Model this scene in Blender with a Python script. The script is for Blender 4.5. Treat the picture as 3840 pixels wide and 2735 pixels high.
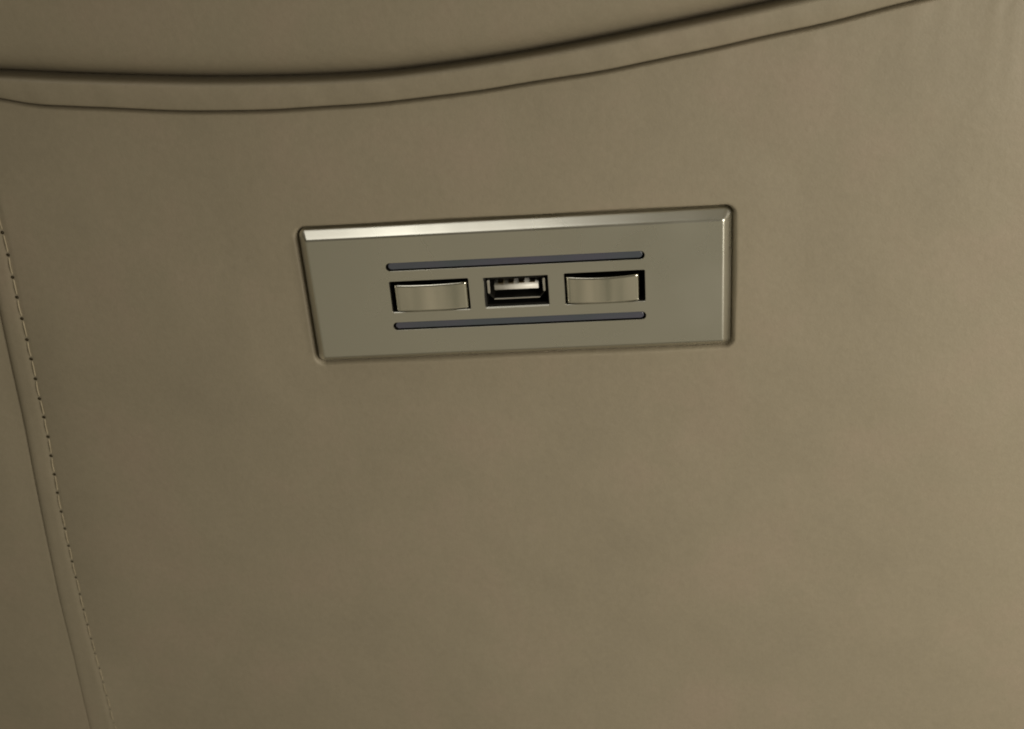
import bpy, bmesh, math
import numpy as np
from mathutils import Matrix, Vector, geometry

S = 0.001                      # everything below is in millimetres: u right, v up, n out of the leather
V0 = 450.0                     # height of the panel's centre above the floor


def W(u, v, n):
    return (u * S, -n * S, (v + V0) * S)


for o in list(bpy.data.objects):
    bpy.data.objects.remove(o)
sc = bpy.context.scene
COL = sc.collection

# ------------------------------------------------------------------ camera
cam_d = bpy.data.cameras.new('camera')
cam_d.sensor_width = 36.0
cam_d.lens = 4400 / 3840 * 36.0
cam_d.clip_start = 0.01
cam_d.clip_end = 50
cam = bpy.data.objects.new('camera', cam_d)
COL.objects.link(cam)
wv = Vector((0.470813, 0.070701, -0.060055))
ang = wv.length
Rm = Matrix.Rotation(ang, 3, wv.normalized())
Mc = Rm @ Matrix(((1, 0, 0), (0, -1, 0), (0, 0, -1)))        # camera (x right, y down, z forward) from (u, v, n)
tc = Vector((1.0215, -16.0288, 243.5893))
Cl = -(Mc.transposed() @ tc)
L2W = Matrix(((1, 0, 0), (0, 0, -1), (0, 1, 0)))
right, up, back = L2W @ Mc[0], L2W @ (-Mc[1]), L2W @ (-Mc[2])
mw = Matrix((right, up, back)).transposed().to_4x4()
mw.translation = Vector(W(Cl.x, Cl.y, Cl.z))
cam.matrix_world = mw
cam_d.dof.use_dof = True
cam_d.dof.focus_distance = 0.246
cam_d.dof.aperture_fstop = 22.0
sc.camera = cam

# ------------------------------------------------------------------ world: a dim warm room
world = bpy.data.worlds.new('World')
sc.world = world
world.use_nodes = True
nt = world.node_tree
nt.nodes.clear()
wo = nt.nodes.new('ShaderNodeOutputWorld')
bg = nt.nodes.new('ShaderNodeBackground')
tcn = nt.nodes.new('ShaderNodeTexCoord')
sep = nt.nodes.new('ShaderNodeSeparateXYZ')
nt.links.new(tcn.outputs['Generated'], sep.inputs[0])
mr = nt.nodes.new('ShaderNodeMapRange')
mr.inputs['From Min'].default_value = -1
mr.inputs['From Max'].default_value = 1
nt.links.new(sep.outputs['X'], mr.inputs['Value'])
cr = nt.nodes.new('ShaderNodeValToRGB')
cr.color_ramp.elements[0].color = (0.30, 0.27, 0.20, 1)
cr.color_ramp.elements[1].color = (0.62, 0.56, 0.44, 1)
nt.links.new(mr.outputs[0], cr.inputs[0])
mz = nt.nodes.new('ShaderNodeMapRange')
mz.inputs['From Min'].default_value = -1
mz.inputs['From Max'].default_value = 1
nt.links.new(sep.outputs['Z'], mz.inputs['Value'])
cz = nt.nodes.new('ShaderNodeValToRGB')  # low band brightened for the metal face to reflect
for _ in range(3):
    cz.color_ramp.elements.new(0.5)
for e_, (p_, c_) in zip(cz.color_ramp.elements, [(0.12, 0.7), (0.22, 1.25), (0.40, 1.25), (0.50, 0.30), (0.97, 0.8)]):
    e_.position = p_
    e_.color = (c_, c_, c_ * 0.97, 1)
nt.links.new(mz.outputs[0], cz.inputs[0])
# noise streaks added to the surroundings for the buttons to reflect
mp = nt.nodes.new('ShaderNodeMapping')
mp.inputs['Scale'].default_value = (13.0, 13.0, 1.2)
nt.links.new(tcn.outputs['Generated'], mp.inputs[0])
nz = nt.nodes.new('ShaderNodeTexNoise')
nz.inputs['Scale'].default_value = 1.3
nz.inputs['Detail'].default_value = 2
nt.links.new(mp.outputs[0], nz.inputs['Vector'])
cn = nt.nodes.new('ShaderNodeValToRGB')
cn.color_ramp.elements[0].position = 0.35
cn.color_ramp.elements[0].color = (0.58, 0.60, 0.56, 1)
cn.color_ramp.elements[1].position = 0.65
cn.color_ramp.elements[1].color = (1.38, 1.32, 1.27, 1)
nt.links.new(nz.outputs['Fac'], cn.inputs[0])


def wmul(a, b):
    m = nt.nodes.new('ShaderNodeMix')
    m.data_type = 'RGBA'
    m.blend_type = 'MULTIPLY'
    m.inputs[0].default_value = 1
    nt.links.new(a, m.inputs[6])
    nt.links.new(b, m.inputs[7])
    return m.outputs[2]


nt.links.new(wmul(wmul(cr.outputs[0], cz.outputs[0]), cn.outputs[0]), bg.inputs['Color'])
bg.inputs['Strength'].default_value = 0.50
nt.links.new(bg.outputs[0], wo.inputs[0])

# ------------------------------------------------------------------ lamps


def area(name, u, v, n, size, power, col, target=(0, 0, 0), size_y=None):
    d = bpy.data.lights.new(name, 'AREA')
    d.size = size
    if size_y:
        d.shape = 'RECTANGLE'
        d.size_y = size_y
    d.energy = power
    d.color = col
    o = bpy.data.objects.new(name, d)
    COL.objects.link(o)
    p = Vector(W(u, v, n))
    t = Vector(W(*target))
    o.matrix_world = (t - p).to_track_quat('-Z', 'Y').to_matrix().to_4x4()
    o.location = p
    return o


area('ceiling_lamp', -250, 1000, 200, 0.42, 1.08, (1.0, 0.96, 0.88))
rl = area('room_lamp', 340, 25, 262, 0.26, 0.66, (1.0, 0.92, 0.78), target=(85, -90, 0))
rl.data.spread = math.radians(105)

sc.view_settings.view_transform = 'Standard'
sc.view_settings.look = 'None'
sc.view_settings.gamma = 1
sc.view_settings.exposure = 0
sc.view_settings.use_curve_mapping = False
sc.cycles.filter_width = 1.9

# ------------------------------------------------------------------ materials


def mat(name, col, rough=0.5, metal=0.0, spec=0.5):
    m = bpy.data.materials.new(name)
    m.use_nodes = True
    b = m.node_tree.nodes['Principled BSDF']
    b.inputs['Base Color'].default_value = (*col, 1)
    b.inputs['Roughness'].default_value = rough
    b.inputs['Metallic'].default_value = metal
    b.inputs['Specular IOR Level'].default_value = spec
    return m, m.node_tree, b


def noise(t, scale, detail=3, rough=0.5, vec=None, stretch=None):
    n = t.nodes.new('ShaderNodeTexNoise')
    n.inputs['Scale'].default_value = scale
    n.inputs['Detail'].default_value = detail
    n.inputs['Roughness'].default_value = rough
    if stretch:
        mp_ = t.nodes.new('ShaderNodeMapping')
        mp_.inputs['Scale'].default_value = stretch
        t.links.new(vec, mp_.inputs[0])
        vec = mp_.outputs[0]
    if vec:
        t.links.new(vec, n.inputs['Vector'])
    return n


def ramp(t, src, stops):
    r = t.nodes.new('ShaderNodeValToRGB')
    while len(r.color_ramp.elements) < len(stops):
        r.color_ramp.elements.new(0.5)
    for e, (p, c) in zip(r.color_ramp.elements, stops):
        e.position = p
        e.color = (*c, 1)
    t.links.new(src, r.inputs[0])
    return r


def objvec(t):
    c = t.nodes.new('ShaderNodeTexCoord')
    return c.outputs['Object']


def bump(t, h, strength, dist, prev=None):
    b = t.nodes.new('ShaderNodeBump')
    b.inputs['Strength'].default_value = strength
    b.inputs['Distance'].default_value = dist
    t.links.new(h, b.inputs['Height'])
    if prev:
        t.links.new(prev, b.inputs['Normal'])
    return b.outputs[0]


# leather: worn, matt, slightly blotchy beige with a fine pore grain
leather, t, b = mat('beige_leather', (0.30, 0.245, 0.17), 0.52, 0, 0.42)
ov = objvec(t)
n1 = noise(t, 38, 7, 0.62, ov)
r1 = ramp(t, n1.outputs['Fac'], [(0.30, (0.264, 0.231, 0.170)), (0.5, (0.278, 0.243, 0.178)), (0.70, (0.296, 0.248, 0.187))])
n2 = noise(t, 900, 3, 0.6, ov)
mx = t.nodes.new('ShaderNodeMix')
mx.data_type = 'RGBA'
mx.blend_type = 'MULTIPLY'
mx.inputs[0].default_value = 1.0
r2 = ramp(t, n2.outputs['Fac'], [(0.25, (0.95, 0.95, 0.945)), (0.75, (1.03, 1.03, 1.03))])
t.links.new(r1.outputs[0], mx.inputs[6])
t.links.new(r2.outputs[0], mx.inputs[7])
t.links.new(mx.outputs[2], b.inputs['Base Color'])
vor = t.nodes.new('ShaderNodeTexVoronoi')
vor.feature = 'DISTANCE_TO_EDGE'
vor.inputs['Scale'].default_value = 1100
nd = noise(t, 400, 2, 0.5, ov)
vm = t.nodes.new('ShaderNodeVectorMath')
vm.operation = 'MULTIPLY_ADD'
t.links.new(nd.outputs['Color'], vm.inputs[0])
vm.inputs[1].default_value = (0.0012,) * 3
t.links.new(ov, vm.inputs[2])
t.links.new(vm.outputs[0], vor.inputs['Vector'])
rv = ramp(t, vor.outputs['Distance'], [(0.0, (0, 0, 0)), (0.25, (1, 1, 1))])
nb = noise(t, 130, 5, 0.6, ov)
p1 = bump(t, rv.outputs[0], 0.10, 0.00006)
ng_ = noise(t, 420, 3, 0.55, ov)
p3 = bump(t, ng_.outputs['Fac'], 0.26, 0.00022, p1)
p2 = bump(t, nb.outputs['Fac'], 0.18, 0.0004, p3)
t.links.new(p2, b.inputs['Normal'])
rr = ramp(t, nb.outputs['Fac'], [(0.3, (0.46,) * 3), (0.7, (0.60,) * 3)])
t.links.new(rr.outputs[0], b.inputs['Roughness'])

# satin champagne nickel
metal, t, b = mat('satin_nickel', (0.64, 0.635, 0.575), 0.30, 1.0)
ov = objvec(t)
ng = noise(t, 60, 3, 0.5, ov)
rg = ramp(t, ng.outputs['Fac'], [(0.3, (0.25,) * 3), (0.7, (0.34,) * 3)])
t.links.new(rg.outputs[0], b.inputs['Roughness'])
nh = noise(t, 1400, 2, 0.5, ov)

btn_metal, t, b = mat('polished_nickel', (0.68, 0.665, 0.59), 0.13, 1.0)
ov = objvec(t)
nh = noise(t, 500, 2, 0.5, ov)
t.links.new(bump(t, nh.outputs['Fac'], 0.08, 0.00006), b.inputs['Normal'])

steel, _, _ = mat('bright_steel', (0.72, 0.71, 0.68), 0.28, 1.0)
black, _, _ = mat('black_plastic', (0.008, 0.0075, 0.006), 0.6, 0, 0.2)
gapm, _, _ = mat('dark_gap', (0.01, 0.009, 0.006), 0.8, 0, 0.1)
gold, _, _ = mat('contact_gold', (0.30, 0.24, 0.14), 0.4, 1.0)
white, t, b = mat('pale_plastic', (0.80, 0.79, 0.75), 0.30)
thread, t, b = mat('beige_thread', (0.36, 0.31, 0.215), 0.7)
nw = t.nodes.new('ShaderNodeTexWave')
nw.inputs['Scale'].default_value = 700
t.links.new(objvec(t), nw.inputs['Vector'])
t.links.new(bump(t, nw.outputs['Fac'], 0.4, 0.0001), b.inputs['Normal'])
holem, _, _ = mat('needle_hole_shade', (0.03, 0.024, 0.012), 0.9, 0, 0.1)

strip_m, t, b = mat('smoky_blue_diffuser', (0.07, 0.076, 0.10), 0.22, 0, 0.5)
ov = objvec(t)
ns = noise(t, 70, 1, 0.5, ov)
rs = ramp(t, ns.outputs['Fac'], [(0.35, (0.062, 0.080, 0.094)), (0.5, (0.072, 0.080, 0.106)), (0.65, (0.084, 0.078, 0.120))])
t.links.new(rs.outputs[0], b.inputs['Base Color'])
b.inputs['Coat Weight'].default_value = 0.3

# ------------------------------------------------------------------ mesh helpers


def link(name, me, mats, parent=None, smooth=True):
    o = bpy.data.objects.new(name, me)
    COL.objects.link(o)
    for m in mats:
        me.materials.append(m)
    if smooth is True:
        me.polygons.foreach_set('use_smooth', [True] * len(me.polygons))
    if parent:
        o.parent = parent
        o.matrix_parent_inverse = parent.matrix_world.inverted()
    return o


def grid_mesh(name, U, V, N, mats, parent, keep=None, flip=False):
    nr, nc = U.shape
    co = np.stack([U * S, -N * S, (V + V0) * S], -1).reshape(-1, 3)
    idx = np.arange(nr * nc).reshape(nr, nc)
    a, b_, c, d = idx[:-1, :-1], idx[:-1, 1:], idx[1:, 1:], idx[1:, :-1]
    q = np.stack([a, b_, c, d], -1)
    if flip:
        q = q[..., ::-1]
    if keep is not None:
        q = q[keep]
    q = q.reshape(-1, 4)
    me = bpy.data.meshes.new(name)
    me.vertices.add(len(co))
    me.vertices.foreach_set('co', co.ravel())
    me.loops.add(q.size)
    me.loops.foreach_set('vertex_index', q.ravel())
    me.polygons.add(len(q))
    me.polygons.foreach_set('loop_start', np.arange(0, q.size, 4))
    me.update(calc_edges=True)
    me.validate()
    return link(name, me, mats, parent)


def empty(name, u, v, n):
    o = bpy.data.objects.new(name, None)
    o.location = W(u, v, n)
    o.empty_display_size = 0.02
    COL.objects.link(o)
    bpy.context.view_layer.update()
    return o


def hermite(xs, pts):
    """smooth interpolation through pts, straight beyond both ends"""
    p = np.array(sorted(pts))
    x, y = p[:, 0], p[:, 1]
    m = np.gradient(y, x)
    xs = np.asarray(xs, float)
    i = np.clip(np.searchsorted(x, xs) - 1, 0, len(x) - 2)
    h = x[i + 1] - x[i]
    s = (xs - x[i]) / h
    r = (2 * s**3 - 3 * s**2 + 1) * y[i] + (s**3 - 2 * s**2 + s) * h * m[i] + (-2 * s**3 + 3 * s**2) * y[i + 1] + (s**3 - s**2) * h * m[i + 1]
    r = np.where(xs < x[0], y[0] + m[0] * (xs - x[0]), r)
    return np.where(xs > x[-1], y[-1] + m[-1] * (xs - x[-1]), r)


UP = [(-97.5, 50.6), (-84.2, 49.2), (-71.0, 48.0), (-57.8, 46.95), (-44.6, 46.25), (-31.4, 45.9), (-22.7, 45.95), (-13.9, 46.4), (2.5, 47.75), (17.4, 49.5), (32.1, 51.5), (41.2, 52.8), (51.7, 54.4), (80, 58.9)]
LO = [(-99.0, 45.3), (-93.8, 44.15), (-85.8, 43.1), (-72.4, 41.65), (-60.4, 40.55), (-50.1, 40.15), (-32.3, 39.85), (-14.6, 40.45), (2.1, 41.7), (23.6, 44.1), (38.3, 46.2), (58.8, 49.5), (76.8, 52.8)]
SEAM = [(60, -107.3), (30, -109.2), (-1.06, -111.88), (-15.8, -113.1), (-32.7, -114.5), (-50.9, -116.1), (-62.1, -116.95), (-74.2, -117.8), (-86.4, -118.5), (-97.75, -119.15), (-107.9, -119.85), (-118.4, -120.6)]
DOTS = [(-105.9, 18.01), (-106.04, 13.04), (-106.44, 8.0), (-106.77, 3.39), (-107.01, -1.62), (-107.29, -6.66), (-107.66, -11.39), (-108.01, -16.34), (-108.48, -21.37), (-108.75, -26.15), (-109.16, -31.29), (-109.72, -36.3), (-110.17, -41.22), (-110.69, -46.22), (-111.12, -51.43), (-111.4, -56.19), (-111.7, -61.11), (-111.96, -65.64), (-112.15, -70.31), (-112.35, -75.31), (-112.6, -80.04), (-112.8, -84.77), (-113.0, -89.23), (-113.15, -94.01), (-113.2, -98.8), (-113.35, -103.4), (-113.5, -108.0), (-113.75, -112.69), (-113.9, -117.4)]
PW, PH = 88.0, 30.28


def z_up(x):
    return hermite(x, UP) - 0.75


def z_lo(x):
    return np.minimum(hermite(x, LO), z_up(x) - 4.2) + 0.10 * np.sin(np.asarray(x) * 0.23) * np.sin(np.asarray(x) * 0.061 + 1)


def x_seam(z):
    return hermite(z, SEAM)


def sd_plate(x, z, r=1.5):
    qx = np.abs(x) - (PW / 2 - r)
    qz = np.abs(z) - (PH / 2 - r)
    return np.hypot(np.maximum(qx, 0), np.maximum(qz, 0)) + np.minimum(np.maximum(qx, qz), 0) - r


rng = np.random.RandomState(7)
WAVES = []
for lam, amp in [(170, .34), (95, .17), (55, .085), (33, .05), (19, .022), (11, .009)]:
    for _ in range(5):
        a_ = rng.uniform(0, 2 * math.pi)
        WAVES.append((2 * math.pi / lam * math.cos(a_), 2 * math.pi / lam * math.sin(a_), rng.uniform(0, 6.28), amp / 2))


def undul(x, z):
    r = 0
    for kx, kz, ph, am in WAVES:
        r = r + am * np.sin(kx * x + kz * z + ph)
    return r


def roll(d, r, depth):
    """drop of a rounded edge: 0 beyond r, depth at d=0"""
    s = np.clip(1 - d / r, 0, 1)
    return depth * (1 - np.sqrt(np.clip(1 - s * s, 0, 1)))


def axis(lo, hi, fine, step, coarse=12.0):
    """coordinates lo..hi, dense in the listed ranges (a, b, step)"""
    out = [lo]
    x = lo
    while x < hi:
        st = coarse if (x < -160 or x > 150) else step
        for a, b, s_ in fine:
            if a <= x < b:
                st = min(st, s_)
        nxt = x + st
        for a, b, s_ in fine:
            if x < a < nxt:
                nxt = a
        x = min(nxt, hi)
        out.append(x)
    return np.array(out)


# ------------------------------------------------------------------ the leather seat
sofa = empty('leather_sofa', 0, -250, -40)
sofa['label'] = 'beige leather sofa with a welted seam above and a stitched seam at left'
sofa['category'] = 'sofa'


def edge_t(n_edge, length, n_rest):
    """0..1, dense near 0 (square-law start)"""
    a = np.linspace(0, 1, n_edge) ** 1.6 * 3.0
    b = 3.0 + (length - 3.0) * np.linspace(0, 1, n_rest)[1:]
    return np.concatenate([a, b])


# front panel -- columns follow the seam on the left, rows follow the curved welt above
fx = [(-46, -42.5, .16), (42.5, 46, .16), (-52, -38, .5), (38, 52, .5)]
fz = [(-17, -14, .16), (14, 17, .16), (-22, -10, .5), (10, 22, .5)]
xs_fixed = axis(-99, 420, fx, 1.0)
zs_fixed = axis(-330, 34, fz, 1.0)
e = np.linspace(0, 1, 16) ** 1.7 * 3.2
left_part = np.concatenate([e, np.linspace(3.2, 1, 1)[1:]])
# distances from the seam for the first columns, blended into the fixed columns
nL, nT = 22, 24
dl = np.concatenate([np.linspace(0, 1, 12) ** 1.8 * 2.4, np.linspace(2.4, 6.0, nL - 12 + 1)[1:]])
dt = np.concatenate([np.linspace(0, 1, 14) ** 1.8 * 2.4, np.linspace(2.4, 5.5, nT - 14 + 1)[1:]])
zcols = zs_fixed[::-1]                                   # top to bottom


def front_xy():
    rows = nT + len(zcols)
    cols = nL + len(xs_fixed)
    X = np.zeros((rows, cols))
    Z = np.zeros((rows, cols))
    X[:, nL:] = xs_fixed[None, :]
    Z[nT:, :] = zcols[:, None]
    for _ in range(6):
        xs = x_seam(Z[:, 0])[:, None] + dl[None, :]
        X[:, :nL] = xs
        Z[:nT, :] = z_lo(X[0, :])[None, :] - dt[:, None]
    return X, Z


X, Z = front_xy()


PUCKERS = [(91.1, 50.7, 1.0, 3.2, 0.22), (94.4, 49.5, 1.2, 4, 0.25), (76.3, 49.9, 2.2, 3, 0.2), (57.8, 46.6, 2.2, 2.4, 0.16), (82.7, 50.8, 1.4, 3, 0.12), (41.4, 44.4, 2.5, 2, 0.1)]


def front_n(X, Z):
    n = 0.55 + undul(X, Z) * np.clip(sd_plate(X, Z) / 14, 0.1, 1)
    sd = sd_plate(X, Z)
    wob = 0.52 + 0.06 * np.sin(X * 0.17 + 1) * np.sin(Z * 0.21 + 1)
    n = n - 2.0 * np.exp(-(np.maximum(sd, 0) / wob) ** 2) - (0.08 + 0.04 * np.sin(X * 0.13 + 2)) * np.exp(-(np.maximum(sd, 0) / 4.0) ** 2)
    # small puckers under the welt at the upper right
    for pu, pv, su, sv, am in PUCKERS:
        n = n + 0.6 * am * np.exp(-((X - pu - 0.25 * (Z - pv)) / su) ** 2 - ((Z - pv) / sv) ** 2)
    # stitched line pulls the leather in a little
    xd = X - hermite(Z, [(b_, a_) for a_, b_ in DOTS])
    n = n - 0.22 * np.exp(-(xd / 0.9) ** 2)
    n = n - roll(z_lo(X) - Z, 0.75, 2.4)
    n = n - roll(X - x_seam(Z), 1.9, 0.85) * (0.2 + 0.8 / (1 + np.exp(-(Z + 55) / 18)))
    return n


N = front_n(X, Z)
sdc = sd_plate((X[:-1, :-1] + X[1:, 1:]) / 2, (Z[:-1, :-1] + Z[1:, 1:]) / 2)
grid_mesh('front_panel', X, Z, N, [leather], sofa, keep=sdc > -0.9, flip=True)

# side panel, left of the seam
d = np.concatenate([np.linspace(0, 1, 14) ** 1.8 * 2.5, np.linspace(2.5, 50, 48)[1:], np.linspace(50, 330, 14)[1:]])
zz = np.concatenate([z_lo(np.array([-108.0]))[0] - dt, zcols])
D_, Zg = np.meshgrid(d, zz)
Zg = Zg.copy()
Xg = x_seam(Zg) - D_
for k in range(nT):
    Zg[k, :] = z_lo(Xg[k, :]) - dt[k]
    Xg[k, :] = x_seam(Zg[k, :]) - d
kg = 0.2 + 0.8 / (1 + np.exp(-(Zg + 55) / 18))
Ng = 0.45 + undul(Xg, Zg) - 0.6 * kg * np.exp(-(D_ / 5) ** 2) - roll(D_, 0.8, 0.35) * kg - roll(z_lo(Xg) - Zg, 1.0, 2.7)
Ng = Ng - 0.0009 * np.maximum(D_ - 10, 0) ** 1.5
grid_mesh('side_panel', Xg, Zg, Ng, [leather], sofa)

# flat welt band between the two curved seams; its upper edge runs on under the cushion
xb = axis(-440, 420, [], 1.0)
t_ = np.concatenate([np.linspace(0, 1, 12) ** 1.8 * 0.30, np.linspace(0.30, 0.82, 12)[1:], np.linspace(0.82, 1.0, 16)[1:]])
Xb, Tb = np.meshgrid(xb, t_)
wid = z_up(Xb) - z_lo(Xb)
Zb = z_lo(Xb) + Tb * wid
Nb = 0.75 + undul(Xb, Zb) * 0.9 + 0.9 * Tb + 0.35 * (1 - (2 * Tb - 1) ** 2) - roll(Tb * wid, 0.75, 2.6) - roll((1 - Tb) * wid, 0.8, 1.2)
Nb = Nb + 0.05 * np.sin(Xb * 0.55 + 1.5 * np.sin(Xb * 0.11)) * np.sin(Xb * 0.07 + 1) * np.sin(math.pi * Tb) + 0.03 * np.sin(Xb * 0.9 + Tb * 2) * np.sin(Xb * 0.05)
Nb = np.vstack([Nb, Nb[-1] - 1.5, Nb[-1] * 0 - 7.0])
Xb = np.vstack([Xb, Xb[-1], Xb[-1]])
Zb = np.vstack([Zb, Zb[-1], Zb[-1]])
grid_mesh('welt_band', Xb, Zb, Nb, [leather], sofa)

# cushion above: rolls out over the band
s_ = np.concatenate([np.linspace(0, 1, 26) ** 1.7 * 8.0, np.linspace(8.0, 60, 54)[1:], np.linspace(60, 200, 14)[1:]])
Xc, Sc = np.meshgrid(xb, s_)
Zc = z_up(Xc) + Sc
Nc = -5.2 + 6.6 * (1 - np.exp(-Sc / 2.3)) + 2.2 * (1 - np.exp(-Sc / 14)) + undul(Xc + 40, Zc) * 0.6 * np.clip(Sc / 8, 0, 1)
grid_mesh('cushion', Xc, Zc, Nc, [leather], sofa)

# stitching: threads between needle holes, the holes painted as dark dots
bm = bmesh.new()
pts = list(DOTS)
for k in range(1, 6):
    pts.insert(0, (pts[0][0] + 0.25, pts[0][1] + 5.0))
for k in range(1, 30):
    pts.append((pts[-1][0] - 0.28, pts[-1][1] - 4.9))
for i in range(len(pts)):
    u, v = pts[i]
    nn = float(front_n(np.array([u]), np.array([v]))[0])
    # needle hole: a shallow cone, the shade inside put into its colour
    hs = 1.0 - 0.6 * min(max((-v - 35) / 70, 0), 1)
    c = bm.verts.new(W(u, v, nn - 0.02))
    ring = []
    for k in range(10):
        a = k * math.tau / 10
        ring.append(bm.verts.new(W(u + 0.38 * hs * math.cos(a), v + 0.37 * hs * math.sin(a), nn + 0.14)))
    for k in range(10):
        f = bm.faces.new((c, ring[k], ring[(k + 1) % 10]))
        f.material_index = 1
    if i + 1 == len(pts):
        break
    u2, v2 = pts[i + 1]
    du, dv = u2 - u, v2 - v
    L = math.hypot(du, dv)
    tx, tv = du / L, dv / L
    prev = None
    K = 12
    for k in range(K + 1):
        q = k / K
        a, b2 = u + du * (0.09 + 0.82 * q), v + dv * (0.09 + 0.82 * q)
        a += 0.10 * math.sin(q * math.pi) * (1 if i % 2 else -0.6)
        nk = float(front_n(np.array([a]), np.array([b2]))[0])
        hgt = nk - 0.22 + 0.34 * math.sin(math.pi * q) ** 0.4
        rad = 0.165 - 0.05 * min(max(-v / 100, 0), 1)
        cur = []
        for j in range(8):
            g = j * math.tau / 8
            cur.append(bm.verts.new(W(a + rad * math.cos(g) * (-tv), b2 + rad * math.cos(g) * tx, hgt + rad * math.sin(g))))
        if prev:
            for j in range(8):
                bm.faces.new((prev[j], prev[(j + 1) % 8], cur[(j + 1) % 8], cur[j]))
        prev = cur
bmesh.ops.recalc_face_normals(bm, faces=bm.faces)
me = bpy.data.meshes.new('stitching')
bm.to_mesh(me)
bm.free()
link('stitching', me, [thread, holem], sofa)

# ------------------------------------------------------------------ the charging panel
FN = 2.19                       # the metal face stands this far out
panel = empty('usb_charging_panel', 0, 0, 0)
panel['label'] = 'satin nickel charging panel with USB socket, two push buttons and two blue strips'
panel['category'] = 'USB panel'


def rrect(hw, hh, r, seg=8, cu=0.0, cv=0.0):
    out = []
    for sx, sy, a0 in ((1, 1, 0), (-1, 1, 90), (-1, -1, 180), (1, -1, 270)):
        for k in range(seg + 1):
            a = math.radians(a0 + 90 * k / seg)
            out.append((cu + sx * (hw - r) + r * math.cos(a), cv + sy * (hh - r) + r * math.sin(a)))
    return out


def loft(bm, rings, mi=0, smooth=True):
    """rings: list of (points, n); returns vertex rings"""
    vr = [[bm.verts.new(W(u, v, n)) for u, v in p] for p, n in rings]
    for a, b in zip(vr[:-1], vr[1:]):
        m = len(a)
        for k in range(m):
            f = bm.faces.new((a[k], a[(k + 1) % m], b[(k + 1) % m], b[k]))
            f.smooth = smooth
            f.material_index = mi
    return vr


def cap(bm, ring, mi=0):
    f = bm.faces.new(ring)
    f.material_index = mi
    return f


def done(name, bm, mats, parent):
    me = bpy.data.meshes.new(name)
    bm.to_mesh(me)
    bm.free()
    return link(name, me, mats, parent, smooth=None)


# faceplate
bm = bmesh.new()
prof = [(0.0, -3.0), (0.0, -0.35), (0.03, -0.12), (0.12, 0.05), (0.25, 0.24)]
for k in range(1, 6):
    q = k / 6
    prof.append((0.25 + 1.3 * q, 0.24 + (1.90 - 0.24) * q))
prof += [(1.60, 1.955), (1.70, 2.05), (1.80, 2.12), (1.92, 2.165), (2.05, 2.186), (2.18, FN)]
rings = []
for ins, n in prof:
    r = max(1.45 - ins * 0.62, 0.40)
    rings.append((rrect(PW / 2 - ins, PH / 2 - ins, r), n))
vr = loft(bm, rings)
outer = rings[-1][0]
openings = [
    (rrect(26.45, 0.90, 0.89, 8, 0, 6.69), 'strip'),
    (rrect(26.45, 0.90, 0.89, 8, 0, -6.69), 'strip'),
    (rrect(8.22, 3.47, 0.30, 4, -17.95, 0), 'button'),
    (rrect(8.22, 3.47, 0.30, 4, 18.18, 0), 'button'),
    (rrect(6.62, 3.30, 0.15, 4, 0, 0), 'usb')]
hole_rings = []
for pts_, kind in openings:
    cu = sum(p[0] for p in pts_) / len(pts_)
    cv = sum(p[1] for p in pts_) / len(pts_)

    def grow(e_):
        # the lower edge of each opening breaks widest, shaped to catch the ceiling light
        return [(u + (e_ * .25 if u > cu else -e_ * .25), v + (e_ * .3 if v > cv else -e_)) for u, v in pts_]
    th = {'strip': 0.16, 'button': 0.9, 'usb': 0.8}[kind]
    ch = {'strip': 0.03, 'button': 0.13, 'usb': 0.26}[kind]
    hr = loft(bm, [(grow(ch), FN), (pts_, FN - ch), (pts_, FN - max(th, ch + 0.1))], smooth=False)
    loft(bm, [(pts_, FN - th), (pts_, FN - 3.0)], mi=1)  # deeper walls coloured near-black; around the strips this stands for shade
    hole_rings.append((grow(ch), hr[0]))
loops = [[Vector((u, v, 0)) for u, v in outer]] + [[Vector((u, v, 0)) for u, v in p] for p, _ in hole_rings]
flat = list(vr[-1])
for _, h in hole_rings:
    flat += h
for tri in geometry.tessellate_polygon(loops):
    try:
        f = bm.faces.new([flat[i] for i in tri])
        f.smooth = False
    except ValueError:
        pass
bmesh.ops.recalc_face_normals(bm, faces=bm.faces)
# recalc may turn the sheet inside out: the face must look out (towards -Y)
big = max(bm.faces, key=lambda f: f.calc_area() if abs(f.normal.y) > 0.99 else 0)
if big.normal.y > 0:
    bmesh.ops.reverse_faces(bm, faces=bm.faces)
plate = done('faceplate', bm, [metal, gapm], panel)

# black housing behind the plate
bm = bmesh.new()
h = loft(bm, [(rrect(42.0, 13.0, 1.0), -0.6), (rrect(42.0, 13.0, 1.0), -9.0)])
cap(bm, h[-1])
h2 = loft(bm, [(rrect(42.0, 13.0, 1.0), -0.6), (rrect(41.0, 12.0, 1.0), -0.6), (rrect(41.0, 12.0, 1.0), -8.0)])
cap(bm, h2[-1])
bmesh.ops.recalc_face_normals(bm, faces=bm.faces)
done('housing', bm, [gapm], panel)

# light strips
for cv in (6.69, -6.69):
    bm = bmesh.new()
    top = cv + 0.885
    hh = 0.755
    c2 = top - hh
    a = lambda g: rrect(25.98 - g, hh - g, 0.75 - g, 8, 0, c2)
    v_ = loft(bm, [(a(0), 0.4), (a(0), FN - 0.30), (a(0.06), FN - 0.23), (a(0.16), FN - 0.20)])
    cap(bm, v_[-1])
    cap(bm, v_[0])
    bmesh.ops.recalc_face_normals(bm, faces=bm.faces)
    done('light_strip', bm, [strip_m], panel)


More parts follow.
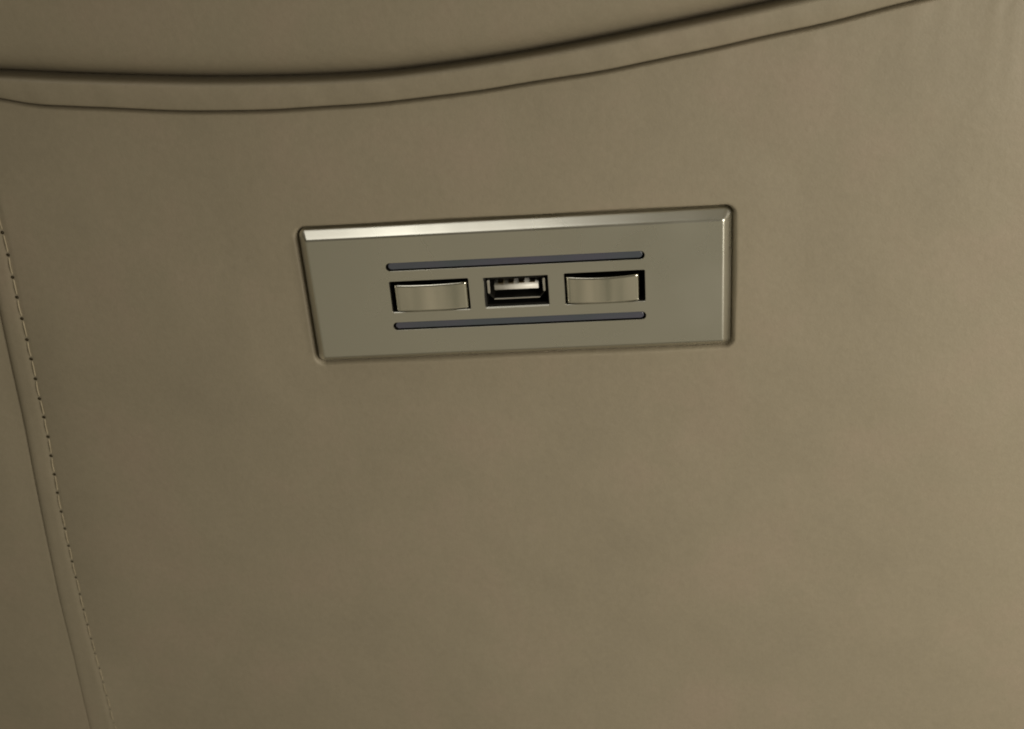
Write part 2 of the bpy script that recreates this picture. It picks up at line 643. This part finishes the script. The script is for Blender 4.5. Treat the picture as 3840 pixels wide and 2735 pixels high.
# push buttons: cylinder-curved fronts
def button(u0, u1, z0, z1, base, bulge, arc, tilt=0.0):
    nu, nv = 60, 40
    q = np.linspace(-1, 1, nu)
    q = np.sign(q) * (1 - (1 - np.abs(q)) ** 1.5)
    p = np.linspace(0, 1, nv)
    p = 0.5 + 0.5 * np.sign(p - .5) * (1 - (1 - np.abs(2 * p - 1)) ** 1.5)
    Q, P = np.meshgrid(q, p)
    U = (u0 + u1) / 2 + Q * (u1 - u0) / 2
    topz = z1 - arc * (1 - Q ** 2)
    Vv = z0 + P * (topz - z0)
    dl_, dr_ = U - u0, u1 - U
    dt_, db_ = topz - Vv, Vv - z0
    N_ = FN + base + bulge * (1 - Q ** 2) + tilt * Q
    N_ = N_ - roll(np.minimum(dl_, dr_), 0.75, 0.7) - roll(dt_, 0.40, 0.5) - roll(db_, 0.35, 0.4)
    # skirt
    def ringpad(A, mode):
        if mode == 'n':
            B = np.pad(A, 1, mode='edge')
            B[0, :] = B[-1, :] = -1.2
            B[:, 0] = B[:, -1] = -1.2
            return B
        return np.pad(A, 1, mode='edge')
    grid_mesh('push_button', ringpad(U, 'u'), ringpad(Vv, 'u'), ringpad(N_, 'n'), [btn_metal], panel)


button(-25.35, -10.05, -3.38, 2.62, -0.12, 0.50, 0.08, tilt=-0.08)
button(10.30, 25.25, -3.38, 2.62, -0.12, 0.66, 0.24, tilt=0.0)

# USB socket
sock = bpy.data.objects.new('usb_socket', None)
bm = bmesh.new()
ap = rrect(6.61, 3.29, 0.15, 4)
wl = rrect(6.35, 3.08, 0.15, 4)
v_ = loft(bm, [(ap, FN - 2.9), (ap, FN - 0.82), (wl, FN - 1.02), (wl, FN - 6.0)])
for f in bm.faces:
    f.smooth = False
cap(bm, v_[-1])
sock = done('usb_socket', bm, [black], panel)


def shell_outline(g):
    # chamfered lower corners
    return [(6.0 - g, 2.75 - g), (-6.0 + g, 2.75 - g), (-6.0 + g, -0.75 + g * .4), (-4.85 + g * .4, -1.95 + g), (4.85 - g * .4, -1.95 + g), (6.0 - g, -0.75 + g * .4)]


bm = bmesh.new()
loft(bm, [(shell_outline(0), FN - 5.95), (shell_outline(0), FN - 1.25), (shell_outline(0.06), FN - 1.18), (shell_outline(0.26), FN - 1.18), (shell_outline(0.32), FN - 1.25), (shell_outline(0.32), FN - 5.95)], smooth=False)
bmesh.ops.recalc_face_normals(bm, faces=bm.faces)
o = done('socket_shell', bm, [black], sock)
# bright steel lips on the two sides and along the bottom of the shell
for (ua, ub, va, vb, dep, tall) in ((-6.0, -5.48, -0.6, 2.4, 0.92, .6), (5.48, 6.0, -0.6, 2.4, 0.92, .6), (-4.75, 4.75, -2.05, -1.78, 1.0, .4)):
    bm = bmesh.new()
    cu, cv, hw, hh = (ua + ub) / 2, (va + vb) / 2, (ub - ua) / 2, (vb - va) / 2
    rr0 = min(hw, hh) * 0.95
    v_ = loft(bm, [(rrect(hw, hh, rr0, 4, cu, cv), FN - dep - tall), (rrect(hw, hh, rr0, 4, cu, cv), FN - dep - 0.05), (rrect(hw - .05, hh - .05, max(rr0 - .05, .02), 4, cu, cv), FN - dep)])
    cap(bm, v_[-1])
    bmesh.ops.recalc_face_normals(bm, faces=bm.faces)
    done('shell_lip', bm, [steel], sock)
# tongue with rounded nose and four contacts on top
bm = bmesh.new()
hw = 4.55
profile = [(0.02, 5.9), (0.02, 1.30), (0.10, 1.05), (0.30, 0.98), (0.95, 1.00), (1.15, 1.12), (1.25, 1.35), (1.27, 5.9)]   # (v, depth)
L_, R_ = [], []
for v, dep in profile:
    L_.append(bm.verts.new(W(-hw, v, FN - dep)))
    R_.append(bm.verts.new(W(hw, v, FN - dep)))
for k in range(len(profile) - 1):
    f = bm.faces.new((L_[k], R_[k], R_[k + 1], L_[k + 1]))
    f.smooth = True
bm.faces.new(L_)
bm.faces.new(R_[::-1])
bmesh.ops.recalc_face_normals(bm, faces=bm.faces)
tongue = done('tongue', bm, [white], sock)
for cu in (-3.3, -1.1, 1.1, 3.3):
    bm = bmesh.new()
    r = bmesh.ops.create_cube(bm, size=1.0, matrix=Matrix.Translation(Vector(W(cu, 1.30, FN - 3.2))) @ Matrix.Diagonal((1.1 * S, 3.4 * S, 0.16 * S, 1)))
    done('contact', bm, [gold], sock)
